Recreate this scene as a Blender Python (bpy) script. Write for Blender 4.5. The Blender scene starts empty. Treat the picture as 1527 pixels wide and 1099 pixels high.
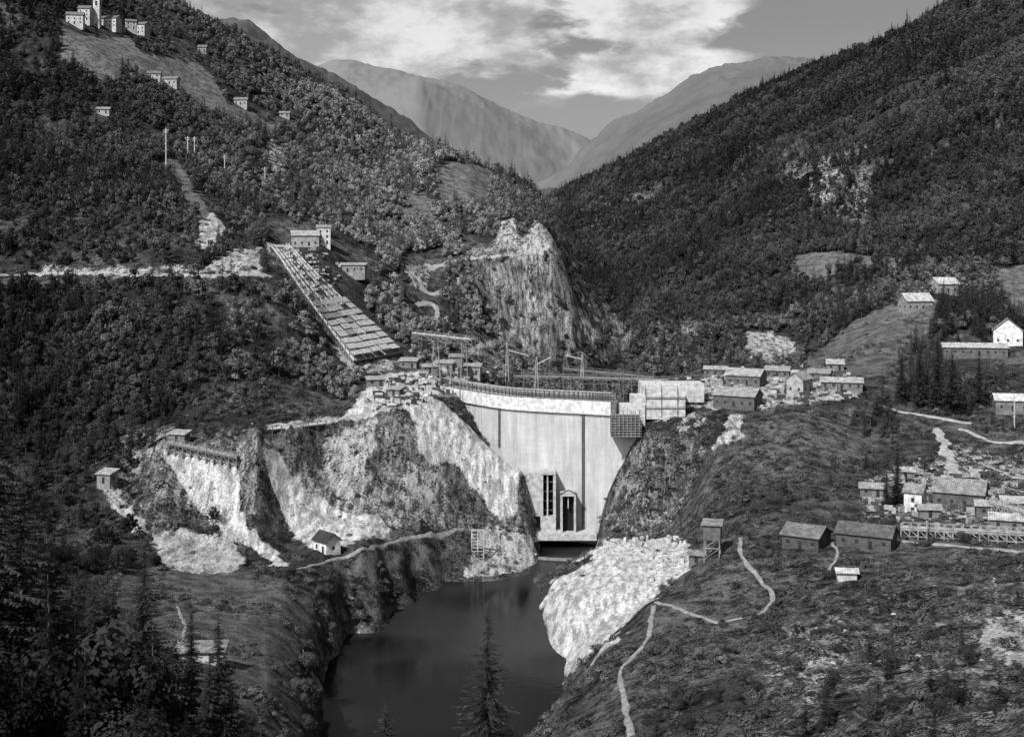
import bpy, math, random
import numpy as np
from mathutils import Vector, Matrix
random.seed(7); rng=np.random.default_rng(11)
scene=bpy.context.scene
F=1843.0; CX=763.5; VH=400.0; CZ=105.0   # survey station: focal constant, eye height above lake (m)

# ------------------------------------------------------------------ helpers
def vnoise(x,y,seed=0):
    xi=np.floor(x).astype(np.int64); yi=np.floor(y).astype(np.int64)
    fx=x-xi; fy=y-yi; fx=fx*fx*(3-2*fx); fy=fy*fy*(3-2*fy)
    def h(a,b):
        n=(a*374761393+b*668265263+seed*974634777)&0x7fffffff
        n=((n^(n>>13))*1274126177)&0x7fffffff
        n=n^(n>>16)
        return (n&0xffff)/65535.0
    return (h(xi,yi)*(1-fx)+h(xi+1,yi)*fx)*(1-fy)+(h(xi,yi+1)*(1-fx)+h(xi+1,yi+1)*fx)*fy
def fbm(x,y,o=4,seed=0):
    s=0;a=1;t=0
    for i in range(o):
        s=s+a*(vnoise(x,y,seed+i)*2-1);t+=a;a*=.5;x=x*2.03+7.1;y=y*2.03+3.3
    return s/t
def ridged(x,y,o=4,seed=0):
    s=0;a=1;t=0
    for i in range(o):
        s=s+a*(1-np.abs(vnoise(x,y,seed+i)*2-1)*2);t+=a;a*=.5;x=x*2.03+7.1;y=y*2.03+3.3
    return s/t
def sstep(x,a,b):
    t=np.clip((x-a)/(b-a),0,1); return t*t*(3-2*t)

# ------------------------------------------------------------------ terrain cross-sections
SEC={
45:[(-500,1300),(0,1400),(760,1700),(1527,1400),(2030,1200)],
60:[(-500,1050),(0,1180),(300,1350),(760,1500),(1300,1350),(1527,1300),(2030,1000)],
120:[(-500,960),(0,1100),(300,1200),(600,1300),(760,1300),(1000,1300),(1300,1180),(1527,1110),(2030,1000)],
180:[(-500,880),(0,1030),(150,1070),(300,1120),(450,1230),(600,1380),(760,1400),(850,1300),(950,1190),(1100,1120),(1300,1080),(1527,1030),(2030,850)],
230:[(-500,830),(0,955),(150,985),(300,1010),(400,1040),(460,1110),(490,1180),(530,1255),(700,1260),(750,1220),(785,1120),(850,1075),(950,1040),(1100,1010),(1300,985),(1400,960),(1527,940),(2030,760)],
280:[(-500,780),(0,895),(150,912),(300,930),(400,955),(450,1000),(475,1060),(490,1112),(780,1112),(805,1085),(830,1050),(870,1010),(900,965),(950,945),(1000,930),(1100,918),(1200,905),(1300,890),(1400,868),(1527,850),(2030,670)],
305:[(-500,760),(0,860),(150,880),(300,900),(420,920),(460,970),(480,1040),(492,1058),(812,1058),(845,1020),(875,985),(920,945),(970,897),(1050,882),(1100,870),(1200,855),(1300,845),(1400,832),(1527,820),(2030,640)],
330:[(-500,740),(0,825),(100,845),(250,870),(350,875),(430,880),(468,920),(490,990),(503,1006),(828,1006),(844,990),(870,955),(920,925),(970,900),(1010,868),(1050,838),(1090,818),(1160,812),(1200,808),(1300,802),(1400,795),(1527,780),(2030,580)],
350:[(-500,710),(0,790),(100,825),(200,845),(300,850),(400,850),(455,850),(490,875),(505,910),(515,958),(525,970),(810,970),(820,950),(840,918),(870,893),(920,875),(960,862),(1000,848),(1050,815),(1090,795),(1160,788),(1200,785),(1300,778),(1400,770),(1527,750),(2030,540)],
380:[(-500,670),(0,740),(100,765),(200,785),(300,815),(400,828),(470,818),(540,815),(565,850),(578,905),(590,920),(795,920),(808,905),(830,880),(870,858),(910,840),(960,832),(1000,824),(1030,812),(1060,785),(1100,760),(1200,745),(1300,750),(1400,738),(1527,715),(2030,500)],
400:[(-500,640),(0,700),(100,715),(200,735),(250,718),(300,750),(350,765),(380,725),(400,765),(430,795),(500,793),(560,798),(600,828),(617,878),(626,893),(800,893),(815,872),(840,852),(870,835),(910,815),(960,815),(1000,808),(1030,788),(1060,745),(1100,715),(1200,705),(1300,720),(1400,708),(1527,688),(2030,480)],
415:[(-500,630),(0,680),(100,690),(200,680),(240,658),(300,665),(350,680),(385,640),(400,680),(430,735),(480,770),(540,775),(600,792),(640,822),(662,868),(790,874),(820,860),(850,840),(880,822),(910,803),(960,802),(1000,795),(1030,765),(1060,720),(1100,695),(1200,680),(1300,700),(1400,688),(1527,665),(2030,460)],
435:[(-500,600),(0,655),(100,655),(200,645),(240,635),(300,628),(350,630),(385,632),(400,640),(440,640),(480,690),(540,700),(600,725),(640,755),(690,798),(720,828),(760,838),(795,850),(810,856),(875,856),(893,835),(910,798),(960,790),(1000,770),(1030,735),(1060,690),(1100,668),(1200,652),(1300,680),(1400,660),(1527,640),(2030,440)],
455:[(-500,550),(0,600),(200,600),(300,590),(380,600),(420,612),(500,635),(560,645),(600,660),(640,690),(700,745),(740,765),(780,785),(800,808),(806,835),(888,838),(897,785),(912,755),(935,708),(957,665),(1000,645),(1040,640),(1100,632),(1200,625),(1300,650),(1400,635),(1527,620),(2030,430)],
475:[(-500,500),(0,545),(200,540),(300,535),(380,560),(440,580),(500,612),(560,605),(600,600),(640,618),(680,645),(720,668),(760,690),(785,705),(798,780),(806,818),(888,818),(895,765),(910,710),(935,655),(955,620),(1000,612),(1050,612),(1100,609),(1200,600),(1300,612),(1400,602),(1527,600),(2030,420)],
495:[(-500,440),(0,490),(200,485),(300,480),(380,510),(420,540),(470,560),(520,585),(560,580),(600,580),(640,585),(685,600),(705,640),(760,700),(805,790),(885,790),(910,720),(930,660),(955,605),(1000,590),(1050,590),(1100,588),(1200,584),(1300,580),(1400,570),(1527,570),(2030,410)],
530:[(-500,400),(0,412),(200,410),(300,411),(380,412),(420,432),(460,490),(500,532),(540,548),(600,560),(640,556),(670,575),(720,620),(760,680),(900,680),(935,620),(970,578),(1000,575),(1100,566),(1200,560),(1300,545),(1400,530),(1527,520),(2030,400)],
542:[(-500,398),(0,410),(200,408),(300,408),(380,405),(420,418),(460,475),(500,520),(540,540),(600,552),(640,551),(680,570),(720,620),(760,680),(900,680),(935,620),(970,576),(1000,573),(1100,562),(1200,556),(1300,535),(1400,520),(1527,512),(2030,398)],
580:[(-500,330),(0,350),(200,350),(300,362),(380,385),(420,395),(460,430),(500,478),(560,515),(600,530),(640,538),(700,560),(730,600),(770,650),(900,650),(930,610),(960,573),(1000,562),(1100,545),(1200,545),(1240,530),(1300,500),(1400,480),(1527,490),(2030,380)],
640:[(-500,250),(0,280),(200,290),(300,310),(380,350),(420,372),(480,370),(500,385),(540,420),(600,465),(640,500),(700,525),(760,560),(800,590),(850,630),(900,630),(940,580),(970,548),(1000,530),(1100,518),(1180,525),(1240,490),(1300,460),(1360,450),(1400,430),(1450,440),(1527,440),(2030,350)],
700:[(-500,180),(0,215),(100,225),(200,245),(300,280),(400,325),(480,345),(540,370),(600,400),(640,425),(700,455),(740,500),(780,545),(820,565),(870,590),(910,590),(940,540),(980,500),(1050,485),(1100,490),(1180,480),(1200,470),(1240,448),(1300,430),(1340,420),(1400,395),(1527,400),(2030,300)],
730:[(-500,150),(0,185),(100,195),(200,225),(300,265),(400,310),(500,345),(600,390),(640,405),(700,418),(740,430),(780,448),(820,468),(860,515),(900,558),(930,570),(955,520),(980,490),(1050,475),(1100,470),(1180,455),(1250,425),(1300,412),(1400,385),(1527,385),(2030,280)],
760:[(-500,110),(0,150),(100,165),(200,200),(300,250),(400,295),(500,330),(600,375),(650,388),(700,388),(740,384),(780,379),(826,373),(842,420),(870,470),(900,520),(930,560),(955,520),(980,480),(1050,460),(1100,450),(1180,428),(1250,403),(1300,395),(1400,378),(1527,365),(2030,250)],
820:[(-500,50),(0,90),(100,110),(200,150),(300,205),(400,255),(500,300),(600,345),(650,352),(700,356),(735,350),(748,333),(768,331),(785,345),(800,336),(815,346),(828,372),(845,405),(870,450),(900,510),(930,530),(960,480),(1000,450),(1100,420),(1200,398),(1250,385),(1350,380),(1450,365),(1527,340),(2030,200)],
950:[(-500,-100),(0,-40),(100,0),(200,60),(300,130),(400,190),(500,240),(560,265),(600,275),(650,268),(700,272),(740,290),(780,305),(810,330),(830,372),(850,410),(880,450),(920,480),(950,450),(1000,420),(1100,380),(1200,350),(1300,320),(1400,290),(1527,250),(2030,60)],
1050:[(-500,-220),(0,-100),(100,-50),(200,-10),(255,12),(310,50),(400,100),(470,145),(540,190),(600,228),(650,240),(700,250),(760,277),(800,302),(815,335),(830,375),(850,400),(880,430),(920,450),(960,410),(1000,390),(1100,340),(1200,300),(1300,260),(1400,220),(1527,170),(2030,-40)],
1150:[(-500,-300),(0,-140),(100,-80),(200,-35),(255,0),(310,38),(400,88),(470,133),(540,178),(600,220),(650,240),(700,262),(760,295),(800,325),(830,380),(860,400),(900,420),(930,400),(1000,365),(1100,310),(1200,265),(1300,220),(1400,170),(1527,110),(2030,-100)],
1350:[(-500,-250),(0,-110),(100,-40),(200,20),(300,80),(400,130),(500,190),(600,250),(650,275),(700,300),(760,335),(800,355),(830,370),(860,385),(900,370),(1000,320),(1100,260),(1200,205),(1300,155),(1400,100),(1450,75),(1527,30),(2030,-200)],
1700:[(-500,-100),(0,20),(200,80),(300,120),(400,190),(500,250),(600,300),(700,340),(800,350),(830,348),(860,330),(900,302),(1000,245),(1100,190),(1150,162),(1240,110),(1300,73),(1340,54),(1400,20),(1450,-2),(1527,-40),(2030,-260)],
2200:[(-500,-60),(0,50),(200,100),(400,200),(600,300),(700,330),(800,332),(820,322),(860,300),(920,260),(1000,208),(1080,166),(1150,130),(1240,98),(1340,80),(1450,35),(1527,0),(2030,-180)],
2800:[(-500,-20),(0,60),(200,100),(400,190),(600,290),(700,320),(790,312),(810,302),(860,276),(920,250),(1000,215),(1080,180),(1150,155),(1240,125),(1340,100),(1527,60),(2030,-50)],
3300:[(-500,-40),(0,40),(200,40),(300,70),(400,110),(500,160),(600,225),(700,285),(760,312),(800,320),(860,300),(920,280),(1000,250),(1240,170),(1527,120),(2030,0)],
4000:[(-500,-80),(0,-10),(200,0),(310,36),(400,72),(480,112),(560,160),(620,200),(650,226),(700,266),(760,303),(800,320),(860,310),(920,290),(1000,250),(1240,180),(1527,150),(2030,50)],
4700:[(-500,0),(0,60),(310,100),(480,170),(620,250),(700,290),(780,318),(820,300),(860,265),(920,218),(1000,175),(1080,130),(1150,105),(1240,112),(1527,150),(2030,50)],
5500:[(-500,50),(0,100),(310,140),(480,200),(620,270),(700,295),(780,302),(800,289),(850,244),(900,196),(940,172),(1000,141),(1060,106),(1130,82),(1180,78),(1210,82),(1240,92),(1300,98),(1527,130),(2030,50)],
6500:[(-500,100),(310,160),(480,190),(620,240),(700,270),(780,290),(850,290),(900,260),(1000,220),(1240,150),(1527,150),(2030,100)],
7500:[(-500,100),(310,150),(460,150),(560,135),(625,110),(680,147),(740,188),(800,230),(850,262),(900,260),(1000,250),(1527,200),(2030,150)],
9000:[(-500,120),(300,150),(400,125),(455,103),(500,85),(550,95),(620,113),(680,125),(740,145),(800,172),(840,187),(885,210),(930,235),(1000,250),(1527,200),(2030,180)],
10500:[(-500,200),(300,220),(500,160),(700,210),(900,260),(1527,240),(2030,230)],
13500:[(-500,395),(2030,395)],
}
Ds=sorted(SEC); U=np.arange(-500,2031,2.5)
secZ=np.array([CZ-(np.interp(U,[p[0] for p in SEC[d]],[p[1] for p in SEC[d]])-VH)/F*d for d in Ds])
def geo(a,b,n): return np.exp(np.linspace(math.log(a),math.log(b),n,endpoint=False))
DD=np.concatenate([geo(45,270,120),np.linspace(270,560,330,endpoint=False),np.linspace(560,1200,260,endpoint=False),geo(1200,13500,230)])
Z=np.empty((len(DD),len(U)))
for i,d in enumerate(DD):
    k=min(max(np.searchsorted(Ds,d)-1,0),len(Ds)-2); t=(d-Ds[k])/(Ds[k+1]-Ds[k]); Z[i]=secZ[k]*(1-t)+secZ[k+1]*t
def blur(A,r,ax):
    P=np.pad(A,[(r,r) if a==ax else (0,0) for a in (0,1)],mode='edge'); n=2*r+1
    c=np.cumsum(P,axis=ax); z=np.zeros_like(np.take(c,[0],axis=ax)); c=np.concatenate([z,c],axis=ax)
    if ax==0: return (c[n:]-c[:-n])/n
    return (c[:,n:]-c[:,:-n])/n
Z=blur(blur(Z,3,0),2,1)
Dg=np.repeat(DD[:,None],len(U),1); Ug=np.repeat(U[None,:],len(DD),0)
X=(Ug-CX)/F*Dg; Y=Dg
def vang(Z): return VH-(Z-CZ)*F/Dg
V0=vang(Z)
# geology / land-use areas -------------------------------------------------------
sc=np.clip(330/Dg,0.4,1.3)
nu=fbm(X/11,Y/11,4,91)*15+fbm(X/2.5,Y/2.5,2,95)*6; nv=fbm(X/11+50,Y/11,4,92)*15+fbm(X/2.5,Y/2.5,2,97)*6
def poly(P,A,B):
    x0=min(p[0] for p in P)-12;x1=max(p[0] for p in P)+12;y0=min(p[1] for p in P)-12;y1=max(p[1] for p in P)+12
    ins=np.zeros(A.shape,bool)
    m=(A>x0)&(A<x1)&(B>y0)&(B<y1); a=A[m];b=B[m]; r=np.zeros(a.shape,bool); n=len(P)
    for i in range(n):
        xa,ya=P[i];xb,yb=P[(i+1)%n]
        if ya==yb: continue
        c=((ya>b)!=(yb>b))&(a<(xb-xa)*(b-ya)/(yb-ya)+xa); r^=c
    ins[m]=r; return ins
SCREE=[(1.25,270,[(243,672),(300,672),(345,690),(352,740),(372,790),(425,838),(400,838),(345,803),(300,768),(265,720)]),
(1.2,270,[(390,645),(410,665),(430,705),(460,740),(505,760),(560,772),(588,795),(560,808),(515,815),(470,825),(435,805),(412,745),(398,690)]),
(.75,270,[(225,785),(300,790),(345,800),(372,845),(330,852),(290,862),(250,850),(215,800)]),
(.8,270,[(165,725),(190,740),(225,780),(215,800),(190,775),(165,750)]),
(1.2,400,[(605,600),(640,590),(680,620),(720,665),(775,705),(770,765),(745,775),(705,720),(680,690),(640,690),(620,660),(615,625)]),
(.6,400,[(480,650),(560,625),(555,690),(530,740),(500,760),(485,700)]),(.55,400,[(600,690),(660,700),(640,760),(600,740)]),
(1.2,270,[(905,812),(960,806),(1020,800),(1030,850),(985,885),(940,925),(890,975),(840,1010),(818,970),(806,900),(820,875),(860,840)]),
(.62,400,[(690,862),(700,800),(730,785),(790,795),(805,850),(760,862)]),
(.6,440,[(950,585),(1060,555),(1180,550),(1290,570),(1280,592),(1200,600),(1140,612),(1050,602),(1020,622),(955,630)]),
(.7,430,[(1085,618),(1112,618),(1100,665),(1065,672)]),
(.95,430,[(570,560),(690,545),(700,570),(690,585),(640,600),(580,610),(540,622),(480,635),(520,612)]),
(.6,500,[(390,362),(425,366),(510,450),(600,538),(560,562),(525,558),(480,490),(430,412)]),
(.6,520,[(300,411),(330,380),(390,368),(395,411)]),(.95,520,[(290,372),(295,335),(315,318),(338,345),(318,378)]),
(.55,700,[(735,378),(745,332),(768,332),(778,362),(798,332),(828,362),(830,378),(760,388),(705,390)]),
(.45,700,[(770,390),(790,390),(800,450),(780,470)]),(.42,700,[(840,430),(870,450),(900,520),(870,520)]),
(.6,480,[(1105,498),(1150,498),(1190,520),(1180,548),(1110,540)]),
(.55,150,[(1450,930),(1527,895),(1600,930),(1527,1005),(1480,990)]),(.45,150,[(1200,960),(1240,980),(1225,1060),(1180,1045)]),
(.45,600,[(395,213),(437,220),(440,262),(402,278)]),(.4,900,[(1200,292),(1235,250),(1252,265),(1232,312)]),
(.36,300,[(1290,710),(1400,670),(1527,670),(1527,800),(1400,810),(1290,770)]),
(.5,600,[(600,402),(645,398),(640,445),(615,440)]),(.5,500,[(60,400),(200,398),(300,402),(300,412),(60,412)]),(.5,420,[(1020,625),(1060,615),(1050,640),(1000,650)]),
]
ROCK=[(.95,650,[(690,380),(832,368),(875,430),(940,515),(935,560),(800,562),(760,500),(715,450)]),
(.68,390,[(380,640),(600,600),(700,640),(800,705),(800,800),(700,790),(600,790),(470,770),(400,700)]),
(.55,380,[(170,640),(400,640),(400,780),(230,790),(160,740)]),
(.5,300,[(890,790),(900,700),(960,640),(1060,640),(1050,700),(1000,790),(930,806)]),
(.28,230,[(440,900),(500,860),(640,850),(640,880),(520,960),(495,1060),(460,1000)]),  # left lake bank: rock kept low so dark scrub colour stands in for shade
(.42,120,[(1150,940),(1300,880),(1527,860),(1700,900),(1700,1150),(1100,1150)]),
(.5,550,[(960,480),(1050,470),(1100,520),(1000,545),(950,560)]),
(.45,800,[(1150,230),(1300,220),(1300,330),(1180,340)]),(.45,900,[(850,300),(960,270),(1000,300),(880,380)]),(.5,560,[(370,200),(500,240),(490,300),(380,290)]),
(.55,480,[(660,500),(770,480),(780,540),(700,560)]),(.4,430,[(330,440),(390,430),(380,560),(340,620)]),(.4,560,[(560,230),(620,250),(600,320),(540,300)])]
GRASS=[(1,[(1180,385),(1250,378),(1350,385),(1340,400),(1260,405),(1220,430),(1180,425)],600),
(1,[(1190,540),(1260,490),(1330,458),(1400,455),(1385,500),(1340,540),(1300,562),(1200,552)],480),
(1,[(655,255),(735,265),(722,310),(655,305)],800),(.9,[(120,860),(330,850),(440,860),(480,930),(440,1000),(330,1040),(260,1000)],200),
(1,[(85,60),(190,55),(215,90),(165,135),(95,110)],600),(1,[(190,85),(300,100),(340,160),(250,150),(200,120)],600),(.9,[(250,140),(330,155),(440,190),(400,205),(300,180)],600),(.45,[(1095,630),(1290,602),(1280,650),(1180,690),(1110,690)],400),
(.4,[(900,1000),(1100,830),(1300,830),(1500,860),(1300,900),(1100,1000),(950,1110)],180),(.9,[(1480,405),(1600,395),(1600,500),(1500,470)],500),
(.6,[(440,860),(560,820),(690,800),(680,830),(560,860)],320),(.7,[(590,300),(660,310),(650,345),(600,340)],700),(.8,[(240,245),(262,240),(300,300),(330,345),(300,345)],560)]
CLEAR=[(300,[(392,358),(445,355),(615,535),(600,560),(510,565),(440,450),(400,410)]),(430,[(-100,405),(400,405),(400,430),(-100,428)]),(600,[(595,390),(660,385),(665,480),(615,490)]),(700,[(690,365),(835,365),(835,395),(690,400)]),
(200,[(250,960),(340,960),(340,1010),(250,1010)]),(500,[(400,330),(560,380),(560,420),(400,400)])]
Aw=Ug+nu*sc; Bw=V0+nv*sc
scree=np.zeros_like(Z);rock=np.zeros_like(Z);grass=np.zeros_like(Z);clear=np.zeros_like(Z)
for s,dm,P in ROCK: rock=np.maximum(rock,s*(poly(P,Aw,Bw)&(Dg>dm)))
for s,dm,P in SCREE: scree=np.maximum(scree,s*(poly(P,Aw,Bw)&(Dg>dm)))
for s,P,dm in GRASS: grass=np.maximum(grass,s*(poly(P,Aw,Bw)&(Dg>dm)))
for dm,P in CLEAR: clear=np.maximum(clear,1.*(poly(P,Ug,V0)&(Dg>dm)))
rk=blur(blur(rock,4,0),4,1); scs=blur(blur(scree,1,0),1,1)
flat=np.maximum(sstep(Y,440,455)*(1-sstep(Y,540,560))*sstep(Ug,560,600)*(1-sstep(Ug,1300,1350)),0)
amp1=1.9*(1-.75*flat)*(1-.6*np.clip(scs,0,1))
N=fbm(X/38,Y/38,4,1)*amp1+fbm(X/8,Y/8,4,5)*.9*(1-.6*flat)
N+=rk*(ridged(X/14,Y/22,4,21)*3.2-1.3)*np.clip(1-.8*scs,0,1)*(1-.5*flat)
N+=rk*ridged(X/3.2,Y/6,3,31)*.9
N+=rk*sstep(Y,640,700)*(ridged(X/22,Y/60,4,141)*7-2)*(Y<900)
N+=sstep(Y,560,900)*(ridged(X/120,Y/190,4,41)*11*(1-sstep(Y,2500,3500))) 
N+=sstep(Y,2400,4000)*(ridged(X/650,Y/900,7,51)*(95-45*sstep(Y,5000,7500))-12)
N+=sstep(Y,1100,1900)*fbm(X/45,Y/60,4,61)*10
N+=np.clip(scs,0,1)*(ridged(X/6,Y/30,3,71)*.9+ridged(X/2,Y/9,2,75)*.35)
Z=Z+N
lakez=0.0
V=vang(Z)
gm=blur(blur(grass,2,0),2,1)
def bil(x,y):
    x=np.asarray(x,float);y=np.asarray(y,float)
    cf=np.clip((CX+x/y*F+500)/2.5,0,len(U)-1.001); c=cf.astype(int); fc=cf-c
    r=np.clip(np.searchsorted(DD,y)-1,0,len(DD)-2); fr=np.clip((y-DD[r])/(DD[r+1]-DD[r]),0,1)
    return (Z[r,c]*(1-fc)+Z[r,c+1]*fc)*(1-fr)+(Z[r+1,c]*(1-fc)+Z[r+1,c+1]*fc)*fr
def gz(x,y): return float(bil(x,y))
def hit(u,v,dmin=100):
    c=int(round((u+500)/2.5)); i0=np.searchsorted(DD,dmin)
    col=V[i0:,c]; k=np.argmax(col<=v)
    if not (col<=v).any(): k=0
    i=i0+k
    return Vector((X[i,c],Y[i,c],Z[i,c]))
def at(u,v,D): return Vector(((u-CX)/F*D,D,CZ-(v-VH)/F*D))
# tracks: plan polylines in metres, half-width m
LINES=[('dirt_road',2.2,[(-100,411),(0,411),(150,409),(300,410),(400,411)],450),('dirt_road',2.2,[(400,640),(480,630),(560,616),(620,585)],400),
('footpath',.6,[(440,850),(520,830),(600,805),(690,792)],300),('footpath',.55,[(1105,802),(1100,825),(1130,860),(1155,890),(1140,915),(1070,930),(1000,905),(978,898)],200),
('footpath',.6,[(975,905),(965,960),(920,1010),(935,1060),(940,1110)],150),('dirt_road',1.8,[(1395,640),(1410,665),(1425,712)],380),
('dirt_road',1.1,[(1310,605),(1330,612),(1400,625),(1450,632)],400),('dirt_road',1.1,[(1430,640),(1480,660),(1560,662)],380),
('dirt_road',2.,[(640,403),(660,394),(690,388),(740,384),(790,379),(824,374)],650),('dirt_road',1.5,[(602,406),(625,415),(632,440),(655,440),(682,430),(688,412)],560),
('dirt_road',1.5,[(620,458),(640,450),(655,462),(650,485)],560),('dirt_road',1.8,[(700,528),(740,512),(768,492)],500),
('footpath',.7,[(1320,806),(1400,812),(1527,825)],300),('footpath',.45,[(1240,808),(1252,830),(1235,852)],280),('footpath',.4,[(265,905),(280,940),(262,985)],200),
('footpath',.45,[(660,700),(650,740),(625,770)],400),
('footpath',.45,[(455,975),(460,1000),(485,1030)],230),('footpath',.4,[(1460,690),(1480,700),(1527,712)],350),('footpath',.4,[(1440,700),(1470,720),(1527,735)],350)]
road=np.zeros_like(Z); TR=[]
for nm,hw,P,dm in LINES:
    pts=[]
    for (a,b),(c_,d_) in zip(P[:-1],P[1:]):
        n=max(2,int(math.hypot(c_-a,d_-b)/5))
        for i in range(n): pts.append(hit(a+(c_-a)*i/n,b+(d_-b)*i/n,dm))
    pts.append(hit(*P[-1],dm)); pts=np.array([(p.x,p.y) for p in pts])
    for _ in range(5): pts[1:-1]=(pts[:-2]+2*pts[1:-1]+pts[2:])/4
    TR.append((nm,hw,pts))
    x0,y0=pts.min(0)-5;x1,y1=pts.max(0)+5; m=(X>x0)&(X<x1)&(Y>y0)&(Y<y1); xs=X[m];ys=Y[m]; best=np.full(xs.shape,99.)
    for p,q in zip(pts[:-1],pts[1:]):
        L=((q-p)**2).sum()+1e-6; t=np.clip(((xs-p[0])*(q[0]-p[0])+(ys-p[1])*(q[1]-p[1]))/L,0,1); best=np.minimum(best,np.hypot(xs-p[0]-t*(q[0]-p[0]),ys-p[1]-t*(q[1]-p[1])))
    road[m]=np.maximum(road[m],np.clip((hw+1.6-best)/1.2,0,1))
# forest density --------------------------------------------------------------
inr=((Ug>-330)&(Ug<1860)).astype(float)
cl=fbm(X/32,Y/32,4,77); base=np.zeros_like(Z)
base[Dg>545]=1.1
base=np.maximum(base,((Ug<400)&(Dg>418))*1.3)
base=np.maximum(base,((Ug<240-60*(Dg<330))&(Dg>190)&(Dg<=418))*.7)
base=np.maximum(base,((Ug<400)&(Dg>80)&(Dg<=235))*1.1)
base=np.maximum(base,((Ug>960)&(Dg>130)&(Dg<=450))*.25*(fbm(X/20,Y/20,3,222)>.02))
base=np.maximum(base,((Ug>240)&(Ug<660)&(Dg>230)&(Dg<=400))*.16*(fbm(X/14,Y/14,3,223)>.0))
base=np.maximum(base,((Ug>430)&(Ug<640)&(Dg>230)&(Dg<=395)&(V>860))*.6)
base=np.maximum(base,((Ug>400)&(Ug<540)&(Dg>480)&(V>440)&(V<600))*1.2)
clump=poly([(1330,520),(1400,485),(1490,540),(1500,600),(1440,622),(1340,590)],Ug,V)|poly([(1270,600),(1310,590),(1345,650),(1350,740),(1310,740),(1270,650)],Ug,V)|poly([(1400,440),(1480,430),(1500,480),(1420,500)],Ug,V)
base=np.where(clump&(Dg>330),.75,base)
base*=np.where(Dg<3000,np.clip(.85+cl*1.6,.12,1.4),1)
base*=(1-np.clip(scs*1.7,0,1))*(1-np.clip(gm*1.25,0,1))*(1-.88*np.clip(rk*1.25,0,1))*(1-np.clip(road*2,0,1))*(1-clear)*(Z>1.5)*inr*(Dg<3000)
base*=1-((Ug>590)&(Ug<1240)&(Dg<575)&(Dg>540))*.9
cover=np.stack([np.clip(scs,0,1.25),rk,gm,road*.0],-1)
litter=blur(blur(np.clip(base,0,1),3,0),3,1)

# ------------------------------------------------------------------ materials
class NT:
    def __init__(s,mat): s.t=mat.node_tree; s.t.nodes.clear()
    def n(s,typ,ins=None,**kw):
        nd=s.t.nodes.new(typ)
        for k,v in kw.items(): setattr(nd,k,v)
        if ins:
            for k,v in ins.items():
                if hasattr(v,'is_output'): s.t.links.new(v,nd.inputs[k])
                else: nd.inputs[k].default_value=v
        return nd
    def m(s,op,a,b=0.0,c=None):
        nd=s.t.nodes.new('ShaderNodeMath'); nd.operation=op
        for i,v in enumerate((a,b) if c is None else (a,b,c)):
            if hasattr(v,'is_output'): s.t.links.new(v,nd.inputs[i])
            else: nd.inputs[i].default_value=v
        return nd.outputs[0]
    def mix(s,f,a,b):
        nd=s.t.nodes.new('ShaderNodeMix'); nd.data_type='FLOAT'
        for i,v in zip((0,2,3),(f,a,b)):
            if hasattr(v,'is_output'): s.t.links.new(v,nd.inputs[i])
            else: nd.inputs[i].default_value=v
        return nd.outputs[0]
    def step(s,x,a,b,lo=0.,hi=1.):
        nd=s.n('ShaderNodeMapRange',{0:x,1:a,2:b,3:lo,4:hi}); nd.interpolation_type='SMOOTHSTEP'; return nd.outputs[0]
    def noise(s,vec,scale,detail=4,rough=.55):
        return s.n('ShaderNodeTexNoise',{'Vector':vec,'Scale':scale,'Detail':detail,'Roughness':rough}).outputs[0]
    def out(s,col,rough=.9,bump=None,bd=.3,spec=.2,bs=1.0,ior=1.5):
        b=s.n('ShaderNodeBsdfPrincipled'); 
        cc=s.n('ShaderNodeCombineColor',{0:col,1:col,2:col}).outputs[0]
        s.t.links.new(cc,b.inputs['Base Color'])
        if hasattr(rough,'is_output'): s.t.links.new(rough,b.inputs['Roughness'])
        else: b.inputs['Roughness'].default_value=rough
        b.inputs['Specular IOR Level'].default_value=spec; b.inputs['IOR'].default_value=ior
        if bump is not None:
            bn=s.n('ShaderNodeBump',{'Height':bump,'Distance':bd,'Strength':bs}); s.t.links.new(bn.outputs[0],b.inputs['Normal'])
        o=s.n('ShaderNodeOutputMaterial'); s.t.links.new(b.outputs[0],o.inputs[0])
def newmat(name):
    m=bpy.data.materials.new(name); m.use_nodes=True; return m,NT(m)
mt,t=newmat('hillside_ground')
pos=t.n('ShaderNodeNewGeometry').outputs['Position']
att=t.n('ShaderNodeAttribute',attribute_name='cover'); lit=t.n('ShaderNodeAttribute',attribute_name='litter').outputs['Fac']
sep=t.n('ShaderNodeSeparateColor',{0:att.outputs['Color']}); S,R,G=sep.outputs
yy=t.n('ShaderNodeSeparateXYZ',{0:pos}).outputs[1]
n1=t.noise(pos,.03,3);n2=t.noise(pos,.22,4,.65);n3=t.noise(pos,1.3,4,.7);n4=t.noise(pos,.006,8,.65)
stk=t.noise(t.n('ShaderNodeMapping',{'Vector':pos,'Scale':(.55,.16,.07)}).outputs[0],1.,5,.65)
scrub=t.m('MULTIPLY',t.step(t.m('ADD',t.m('MULTIPLY',n2,.5),t.m('MULTIPLY',n3,.5)),.4,.62,.012,.14),t.step(n1,.35,.65,.5,1.4))
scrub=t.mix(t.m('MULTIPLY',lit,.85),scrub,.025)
grs=t.mix(t.step(n2,.35,.65),.06,.15)
grs=t.m('MULTIPLY',grs,t.step(n3,.3,.7,.6,1.3))
grs=t.m('MULTIPLY',grs,t.step(yy,500,700,1,1.35))
vor=t.n('ShaderNodeTexVoronoi',{'Vector':t.n('ShaderNodeMapping',{'Vector':pos,'Scale':(.45,.3,.16)}).outputs[0],'Scale':1.0},feature='DISTANCE_TO_EDGE').outputs[0]
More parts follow.
